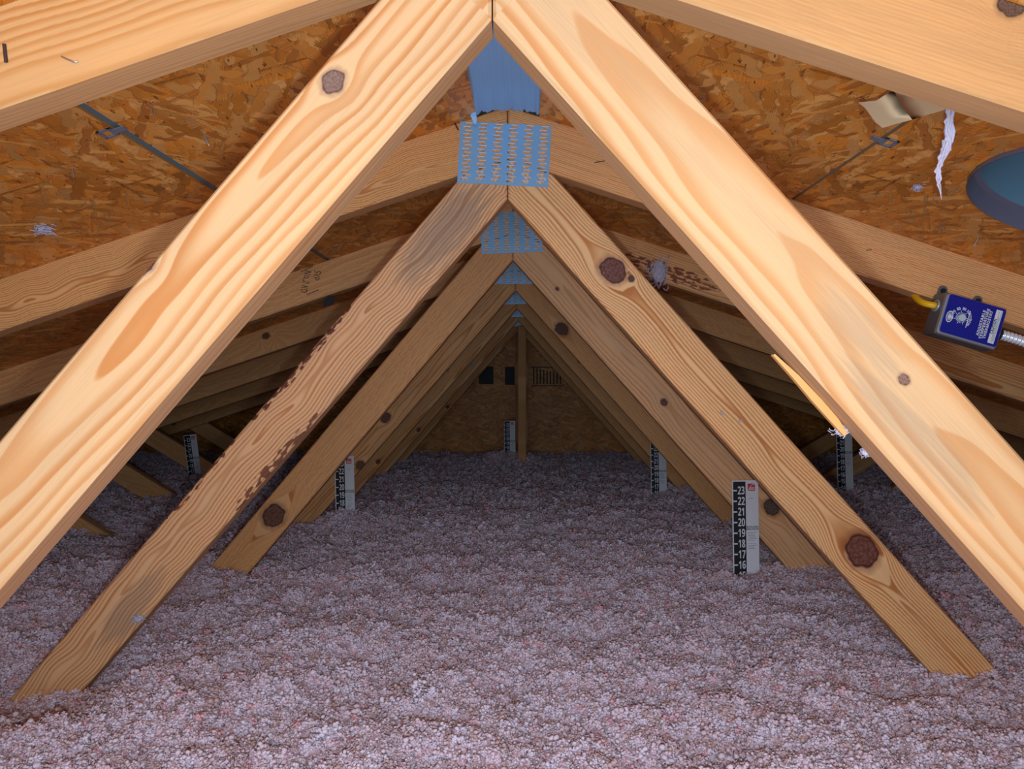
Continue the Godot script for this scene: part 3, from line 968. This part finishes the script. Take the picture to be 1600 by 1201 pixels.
func structure() -> void:
	# floor: the ceiling boards of the rooms below
	var st := begin()
	add_box(st, Vector3(-3.4, -0.03, -5.0), Vector3(3.4, 0.0, 0.7))
	tag(put("floor", st.commit(), M.drywall, self), "flat board floor under the insulation", "", "", "structure")
	# roof
	var roof := base("ceiling", Vector3.ZERO, "orange strand board roof sheathing on both slopes", "", "", "structure")
	var ls := 0.512     # the panel joints
	var rs := 0.522
	for row in [[0.058, ls - 0.0055, [-0.65, 1.25, 3.69, 4.96]], [ls + 0.0055, ls + 1.219, [-0.65, 0.64, 2.47, 4.96]], [ls + 1.223, 3.44, [-0.65, 1.25, 3.69, 4.96]]]:
		for i in 3: roof_panel(roof, -1, row[0], row[1], row[2][i] + 0.001, row[2][i + 1] - 0.001)
	for row in [[0.058, rs - 0.0025, [-0.65, 1.25, 3.69, 4.96]], [rs + 0.0025, rs + 1.219, [-0.65, 0.64, 2.47, 4.96]], [rs + 1.223, 3.44, [-0.65, 1.25, 3.69, 4.96]]]:
		for i in 3:
			roof_panel(roof, 1, row[0], row[1], row[2][i] + 0.001, row[2][i + 1] - 0.001, [0.802, 0.888, 0.159] if row[0] > 0.3 and row[0] < 1.0 and i == 1 else [])
	# roofing felt above the boards shows in the joints; a short pipe of the vent passes through it
	for side in [-1.0, 1.0]:
		st = begin()
		var parts := [[-0.012, 3.46, -0.65, 4.96]] if side < 0 else [[-0.012, 0.63, -0.65, 4.96], [0.975, 3.46, -0.65, 4.96], [0.63, 0.975, -0.65, 0.715], [0.63, 0.975, 1.062, 4.96]]
		for r in parts:
			var n := Vector3(-side * SIN_P, -COS_P, 0)
			for off in [-0.0125, -0.016]:
				quad(st, slope_pt(side, r[0], r[2], off), slope_pt(side, r[1], r[2], off), slope_pt(side, r[1], r[3], off), slope_pt(side, r[0], r[3], off), n)
				n = -n
		var jn: float = ls if side < 0 else rs
		var jw: float = 0.0054 if side < 0 else 0.0024
		quad(st, slope_pt(side, jn - jw, -0.65, -0.004), slope_pt(side, jn + jw, -0.65, -0.004), slope_pt(side, jn + jw, 4.96, -0.004), slope_pt(side, jn - jw, 4.96, -0.004), Vector3(-side * SIN_P, -COS_P, 0))
		put("roofing_felt", st.commit(), M.felt, roof).set_meta("label", "grey roofing felt showing in the panel joints")
	# ridge vent
	st = begin()
	var cols := 40
	var nv := FastNoiseLite.new()
	nv.seed = 8; nv.frequency = 1.0
	var pt := func(i: int, j: int) -> Vector3:
		var x := -0.064 + 0.128 * i / cols
		var endz := 1.219 + 0.008 * nv.get_noise_2d(i * 0.33, 0.0)
		var z := lerpf(0.55, endz, j / 24.0) if j > 0 else -0.65
		var y := CAM.y + RIDGE - 0.006 - 0.13 * x * x / 0.064 - 0.0016 * cos(i * TAU / 4.0) - 0.0012 * nv.get_noise_2d(i * 0.7, z * 6.0) - 0.006 * smoothstep(1.12, 1.22, z) * (1.0 + nv.get_noise_2d(i * 0.4, 5.0))
		return Vector3(X0 + x, y, -z)
	for i in cols:
		for j in 24:
			quad(st, pt.call(i, j), pt.call(i + 1, j), pt.call(i + 1, j + 1), pt.call(i, j + 1), Vector3(0, -1, 0))
	var rv := put("ridge_vent", smooth(st), M.vent, self)
	tag(rv, "ribbed pale blue ridge vent sheet under the roof peak", "vent")
	# its torn corner hangs down in front of the second truss
	st = begin()
	var c0 := at(711, 128, 1.13)
	var flap := [[at(708, 128, 1.16), at(727, 134, 1.17)], [at(716, 148, 1.19), at(734, 152, 1.195)], [at(727, 165, 1.205), at(742, 168, 1.207)], [at(735, 180, 1.214), at(745, 184, 1.216)], [at(740, 192, 1.219), at(744, 194, 1.219)]]
	for i in 4:
		quad(st, flap[i][0], flap[i][1], flap[i + 1][1], flap[i + 1][0], Vector3(0, 0, 1))
		quad(st, flap[i][0] + Vector3(0, 0, -0.0012), flap[i][1] + Vector3(0, 0, -0.0012), flap[i + 1][1] + Vector3(0, 0, -0.0012), flap[i + 1][0] + Vector3(0, 0, -0.0012), Vector3(0, 0, -1))
	put("torn_flap", st.commit(), M.vent, rv)
	# walls
	for side in [-1.0, 1.0]:
		st = begin()
		add_box(st, Vector3(side * 3.26 - 0.04, 0, -4.96), Vector3(side * 3.26 + 0.04, 0.275, 0.65))
		tag(put("wall_left" if side < 0 else "wall_right", st.commit(), M.drywall, self), "low eave wall where the roof meets the floor", "", "", "structure")
	gable("wall_far", -4.93, [])
	gable("wall_rear", 0.65, [-0.6, 0.5, 0.6, 1.16])  # out of view; its distance behind the camera suits the rear light
	# unseen glowing window behind the camera, placed to go with the rear light
	var win := base("unseen_window_1", Vector3(-0.05, 0.6, 0.63), "unseen frosted window behind the camera, placed to light the trusses and insulation", "", "", "structure")
	st = begin()
	add_box(st, Vector3(-0.55, 0.0, 0.0), Vector3(0.55, 0.56, 0.006))
	var glow := mat(Color8(220, 230, 240), 0.6)
	glow.emission_enabled = true
	glow.emission = Color(0.84, 0.92, 1.0)
	glow.emission_energy_multiplier = 0.35
	put("unseen_pane", st.commit(), glow, win)
	st = begin()
	for b in [[-0.59, -0.04, -0.55, 0.60], [0.55, -0.04, 0.59, 0.60], [-0.55, -0.04, 0.55, 0.0], [-0.55, 0.56, 0.55, 0.60]]:
		add_box(st, Vector3(b[0], b[1], -0.03), Vector3(b[2], b[3], 0.03))
	put("unseen_window_frame", st.commit(), M.stud, win)
	# gable studs
	st = begin()
	var wall: Node3D = get_node("wall_far")
	var uvf := func(p: Vector2, e: float) -> Vector2: return Vector2(p.y / 1.7, (0.5 if e <= 0.0 else 0.8))
	var a := at(805.5, 560, 4.88)
	put("gable_stud", slab(PackedVector2Array([Vector2(a.x, 0.0), Vector2(a.x + 0.089, 0.0), Vector2(a.x + 0.089, 1.30), Vector2(a.x, 1.30)]), T, 0.003, uvf), M.stud, wall, Vector3(0, 0, -4.875))
	# black stencil print on the board
	st = begin()
	for q in [[748, 572, 771, 600], [789, 573, 804, 601]]:
		var p0 := at(q[0], q[3], 4.915)
		var p1 := at(q[2], q[1], 4.915)
		add_box(st, Vector3(p0.x, p0.y, -4.916), Vector3(p1.x, p1.y, -4.9145))
	for i in 9:
		var p0 := at(833 + i * 5.2, 600, 4.915)
		var p1 := at(835 + i * 5.2, 574 + i * 1.2, 4.915)
		add_box(st, Vector3(p0.x, p0.y, -4.916), Vector3(p1.x, p1.y, -4.9145))
	for yy in [573, 602]:
		var p0 := at(830, yy + 1.2, 4.915)
		var p1 := at(882, yy, 4.915)
		add_box(st, Vector3(p0.x, p0.y, -4.916), Vector3(p1.x, p1.y, -4.9145))
	put("panel_stencil", st.commit(), M.ink, wall).set_meta("label", "black stencilled print on the strand board")

func gable(called: String, z: float, hole: Array) -> void:
	var st := begin()
	var y1 := CAM.y + RIDGE
	var th := 0.012
	var polys := []
	var top := func(x: float) -> float: return y1 - absf(x - X0) * PITCH
	if hole.is_empty():
		polys.append([Vector2(-3.3, 0), Vector2(X0, 0), Vector2(X0, y1), Vector2(-3.3, top.call(-3.3))])
		polys.append([Vector2(X0, 0), Vector2(3.3, 0), Vector2(3.3, top.call(3.3)), Vector2(X0, y1)])
	else:
		polys.append([Vector2(-3.3, 0), Vector2(hole[0], 0), Vector2(hole[0], top.call(hole[0])), Vector2(-3.3, top.call(-3.3))])
		polys.append([Vector2(hole[1], 0), Vector2(3.3, 0), Vector2(3.3, top.call(3.3)), Vector2(hole[1], top.call(hole[1]))])
		polys.append([Vector2(hole[0], 0), Vector2(hole[1], 0), Vector2(hole[1], hole[2]), Vector2(hole[0], hole[2])])
		polys.append([Vector2(hole[0], hole[3]), Vector2(X0, hole[3]), Vector2(X0, y1), Vector2(hole[0], top.call(hole[0]))])
		polys.append([Vector2(X0, hole[3]), Vector2(hole[1], hole[3]), Vector2(hole[1], top.call(hole[1])), Vector2(X0, y1)])
	for p in polys:
		for s in [1.0, -1.0]:
			var v := []
			var uv := []
			for q in p:
				v.append(Vector3(q.x, q.y, z + s * th / 2))
				uv.append(q / 1.05)
			quad(st, v[0], v[1], v[2], v[3], Vector3(0, 0, s), uv)
	tag(put(called, st.commit(), M.osb, self), "strand board gable wall closing the end of the attic", "", "", "structure")

func truss_parts_1(t: Node3D) -> void:
	# the sliver torn from the lower edge of the right web
	var z := 0.652
	var o := begin()
	var up := [at(1209, 553, z), at(1246, 586, z), at(1282, 624, z), at(1308, 654, z), at(1322, 676, z)]
	var lo := [at(1206, 555, z), at(1237, 590, z), at(1268, 627, z), at(1297, 659, z), at(1317, 681, z)]
	for i in 4:
		for dz in [0.003, -0.003]:
			quad(o, up[i] + Vector3(0, 0, dz), up[i + 1] + Vector3(0, 0, dz), lo[i + 1] + Vector3(0, 0, dz), lo[i] + Vector3(0, 0, dz), Vector3(0, 0, dz))
		quad(o, lo[i] + Vector3(0, 0, 0.003), lo[i + 1] + Vector3(0, 0, 0.003), lo[i + 1] - Vector3(0, 0, 0.003), lo[i] - Vector3(0, 0, 0.003), Vector3(-1, -1, 0))
		quad(o, up[i] + Vector3(0, 0, 0.003), up[i + 1] + Vector3(0, 0, 0.003), up[i + 1] - Vector3(0, 0, 0.003), up[i] - Vector3(0, 0, 0.003), Vector3(1, 1, 0))
	var sp := put("splinter", o.commit(), mat(Color8(224, 164, 92), 0.7), t)
	sp.position = -t.position
	# a staple and an old nail in the left chord
	var zf := zt(1)
	var nl := put("nail", tube(PackedVector3Array([at(6.5, 69, zf - 0.001), at(9.5, 97, zf - 0.001)]), PackedFloat32Array([0.0016, 0.0016]), 8), M.rust, t)
	nl.position = -t.position
	var stp := put("staple", tube(PackedVector3Array([at(96, 88, zf - 0.001), at(104, 92, zf - 0.002), at(116, 97, zf - 0.002), at(122, 96, zf - 0.001)]), PackedFloat32Array([0.0008, 0.0008, 0.0008, 0.0008]), 6), M.nail, t)
	stp.position = -t.position

func truss_parts_2(t: Node3D) -> void:
	var zf := zt(2)
	for q in [[708, 187, 716, 203, 0.0014, M.rust], [907, 201, 910, 212, 0.0012, M.rust], [886, 168, 873, 193, 0.0018, M.steel], [929, 254, 946, 251, 0.0007, M.rust], [1354, 391, 1362, 390, 0.0009, M.nail]]:
		var n := put("nail", tube(PackedVector3Array([at(q[0], q[1], zf - 0.003), at(q[2], q[3], zf - 0.001)]), PackedFloat32Array([q[4], q[4]]), 8), q[5], t)
		n.position = -t.position

func truss_parts_3(t: Node3D) -> void:
	var zf := zt(3)
	var a := at(478, 440, zf)
	var b := at(495, 430, zf)
	var s := text(t, "lumber_stamp", "No.2 KD", 0.017, a - t.position + Vector3(0, 0, 0.0004), M.ink, 0.7, PI * 0.5 + 2.93, false)
	s.set_meta("label", "black ink grade stamp")
	text(t, "lumber_stamp", "SYP", 0.017, b - t.position + Vector3(0, 0, 0.0004), M.ink, 0.7, PI * 0.5 + 2.93, false)
	for q in [[470, 424, 489, 415], [479, 460, 498, 452]]:
		var st := begin()
		var p0 := at(q[0], q[1], zf)
		var p1 := at(q[2], q[3], zf)
		quad(st, p0, p1, p1 + Vector3(0, -0.002, 0), p0 + Vector3(0, -0.002, 0), Vector3(0, 0, 1))
		var l := put("stamp_bar", st.commit(), M.ink, t)
		l.position = -t.position + Vector3(0, 0, 0.0005)
	var none := func(_p: Vector2, _e: float) -> Vector2: return Vector2.ZERO
	var p0 := at(505, 480, zf - 0.006)
	var p1 := at(522, 462, zf - 0.006)
	var tagm := put("black_tab", slab(PackedVector2Array([Vector2(p0.x, p0.y), Vector2(p1.x, p0.y + 0.010), Vector2(p1.x, p1.y), Vector2(p0.x + 0.012, p1.y), Vector2(p0.x, p0.y + 0.014)]), 0.0015, 0.0003, none), M.ink, t)
	tagm.position = -t.position + Vector3(0, 0, -zf + 0.006)
	tagm.set_meta("label", "black plastic tab under the chord")

func details() -> void:
	# galvanised pipe of the roof vent
	var v := base("roof_vent", slope_pt(1, 0.802, 0.888), "round blue-grey metal roof vent set in the sheathing", "vent")
	var ax := Vector3(SIN_P, COS_P, 0)
	var u := Vector3(COS_P, -SIN_P, 0)
	var w := Vector3(0, 0, -1)
	for piece in [["collar", 0.157, 0.157, -0.006, 0.020, M.lip], ["collar_bead", 0.157, 0.150, 0.020, 0.023, M.lip], ["pipe", 0.150, 0.150, 0.023, 0.26, M.duct]]:
		var st := begin()
		for k in 72:
			var a0 := TAU * k / 72
			var a1 := TAU * (k + 1) / 72
			var e0 := u * cos(a0) + w * sin(a0)
			var e1 := u * cos(a1) + w * sin(a1)
			quad(st, e0 * piece[1] + ax * piece[3], e1 * piece[1] + ax * piece[3], e1 * piece[2] + ax * piece[4], e0 * piece[2] + ax * piece[4], -e0)
			if piece[0] != "collar_bead":
				quad(st, e0 * (piece[1] + 0.0015) + ax * piece[3], e1 * (piece[1] + 0.0015) + ax * piece[3], e1 * (piece[2] + 0.0015) + ax * piece[4], e0 * (piece[2] + 0.0015) + ax * piece[4], e0)
				quad(st, e0 * piece[1] + ax * piece[3], e1 * piece[1] + ax * piece[3], e1 * (piece[1] + 0.0015) + ax * piece[3], e0 * (piece[1] + 0.0015) + ax * piece[3], -ax)
		put(piece[0], smooth(st), piece[5], v)
	var cap := CylinderMesh.new()
	cap.top_radius = 0.152; cap.bottom_radius = 0.152; cap.height = 0.004; cap.radial_segments = 48
	put("vent_cap", cap, M.lip, v, ax * 0.262, Vector3(0, 0, -atan(PITCH)))
	# clips in the joints
	clip(176, 204, -1)
	clip(1381, 219, 1)
	# points of roofing nails coming through the boards
	var i := 0
	for q in [[239, 168, "just above the panel joint near its clip"], [320, 213, "above the panel joint beside the palest web"], [113, 263, "below the panel joint with the wide grey gap"], [490, 361, "beyond the plated truss"], [1470, 352, "below the hanging wisp of fibre"], [1528, 372, "under the round vent"], [700, 168, "beside the torn ridge vent"]]:
		var p := on_roof(q[0], q[1])
		var side := -1.0 if q[0] < 800 else 1.0
		var dir := Vector3(-side * SIN_P + 0.1 * sin(i * 2.0), -COS_P, 0.15 * cos(i * 3.0)).normalized()
		nail(p - dir * 0.002, dir, 0.016, M.nail, "nail point through the roof boards, " + q[2], "nail points through the sheathing")
		i += 1
	# narrow post before the gable wall
	var pp := at(809, 700, 4.12)
	var uvf := func(p: Vector2, e: float) -> Vector2: return Vector2(p.y / 1.7, 0.4 if e <= 0.0 else 0.8)
	var post := base("wooden_post", Vector3(pp.x + 0.025, 0, -4.12), "narrow upright pine post in front of the gable wall", "post")
	put("upright", slab(PackedVector2Array([Vector2(-0.024, 0.0), Vector2(0.024, 0.0), Vector2(0.024, 1.22), Vector2(-0.024, 1.22)]), 0.05, 0.003, uvf), M.post, post)
	# torn kraft paper caught on the chord, with a nail and a hanging strand of fibre
	var z := 0.668
	var ka := [[1341, 160, 0.80], [1368, 158, 0.775], [1395, 141, 0.75], [1425, 133, 0.715], [1462, 140, 0.685], [1490, 150, z], [1503, 140, z]]
	var kb := [[1379, 200, 0.80], [1400, 194, 0.78], [1424, 188, 0.755], [1448, 180, 0.725], [1474, 172, 0.69], [1494, 163, z], [1506, 152, z]]
	var st := begin()
	var g := []
	for k in ka.size():
		var row := []
		for j in 5:
			var a := at(ka[k][0], ka[k][1], ka[k][2])
			var b := at(kb[k][0], kb[k][1], kb[k][2])
			row.append(a.lerp(b, j / 4.0) + Vector3(0, 0, 0.002 * sin(j * 1.6 + k * 0.8)))
		g.append(row)
	for k in ka.size() - 1:
		for j in 4:
			quad(st, g[k][j], g[k][j + 1], g[k + 1][j + 1], g[k + 1][j], Vector3(0, -0.2, 1))
	tag(put("torn_paper", smooth(st), M.paper, self), "torn strip of tan kraft paper hanging from the chord", "paper")
	var nz := FastNoiseLite.new()
	nz.seed = 77; nz.frequency = 1.0
	var wisp := begin()
	var line := [[1484, 152, 5.0], [1485, 175, 8.0], [1483, 190, 8.0], [1482, 205, 8.0], [1480, 220, 8.5], [1478, 234, 8.0], [1472, 246, 8.5], [1468, 258, 7.0], [1465, 268, 7.0], [1467, 278, 5.0], [1466, 290, 3.5], [1470, 302, 2.0], [1471, 312, 0.8]]
	for f in 30:                                  # a bundle of thin matted fibres
		var path := PackedVector3Array()
		var rad := PackedFloat32Array()
		var first := rng.randi_range(0, 4) if f > 8 else 0
		var last := mini(line.size(), first + rng.randi_range(4, 11))
		for k in range(first, last):
			var q: Array = line[k]
			var a := nz.get_noise_2d(f * 9.3, k * 0.45) * 1.5
			var b := nz.get_noise_2d(f * 5.1 + 40.0, k * 0.45) * 1.5
			path.append(at(q[0] + a * q[2], q[1] + 3.0 * b, 0.695) + Vector3(0, 0, b * q[2] / F * 0.5))
			rad.append((0.24 + 0.16 * nz.get_noise_2d(f * 3.0, k * 1.3)) * q[2] / F * 0.695 * (0.25 if k == last - 1 else 1.0))
		wisp.append_from(tube(path, rad, 7), 0, Transform3D.IDENTITY)
	var strand := wisp.commit()
	tag(put("fibre_strand", strand, M.fluff, self), "long wisp of pale insulation fibre hanging below the torn paper", "insulation wisp")
	# tufts of fibre caught on wood
	var tufts := [
		[at(1030, 425, 1.835), Vector3(0.028, 0.042, 0.012), "grey tuft of fibre caught on the chord beside a large round knot"],
		[at(735, 565, 3.655), Vector3(0.016, 0.026, 0.010), "small pale tuft of fibre stuck to a far left web"],
		[at(1316, 672, 0.655), Vector3(0.009, 0.006, 0.005), "white fibre tuft at the foot of the splinter"],
		[at(1352, 706, 0.66), Vector3(0.005, 0.005, 0.004), "tiny white tuft under the splintered web"],
		[at(216, 966, 1.228), Vector3(0.012, 0.009, 0.006), "white tuft stuck to the lower edge of the bark-edged web"],
		[at(1128, 645, 1.226), Vector3(0.0035, 0.003, 0.002), "tiny white speck of fibre on the knotted right web, upper of two"],
		[at(1157, 657, 1.226), Vector3(0.0040, 0.0025, 0.002), "tiny white speck of fibre on the knotted right web, lower of two"],
		[on_roof(68, 353) + Vector3(0, -0.006, 0), Vector3(0.020, 0.008, 0.014), "flattened white tuft stuck to the left roof sheathing"],
		[on_roof(1434, 288) + Vector3(0, -0.004, 0), Vector3(0.008, 0.006, 0.008), "small grey tuft stuck to the right roof sheathing"]]
	var n := 0
	for q in tufts:
		var o := put("fibre_tuft", wool(q[1], 300 + n), M.fluff, self, q[0])
		tag(o, q[2], "insulation tuft")
		n += 1
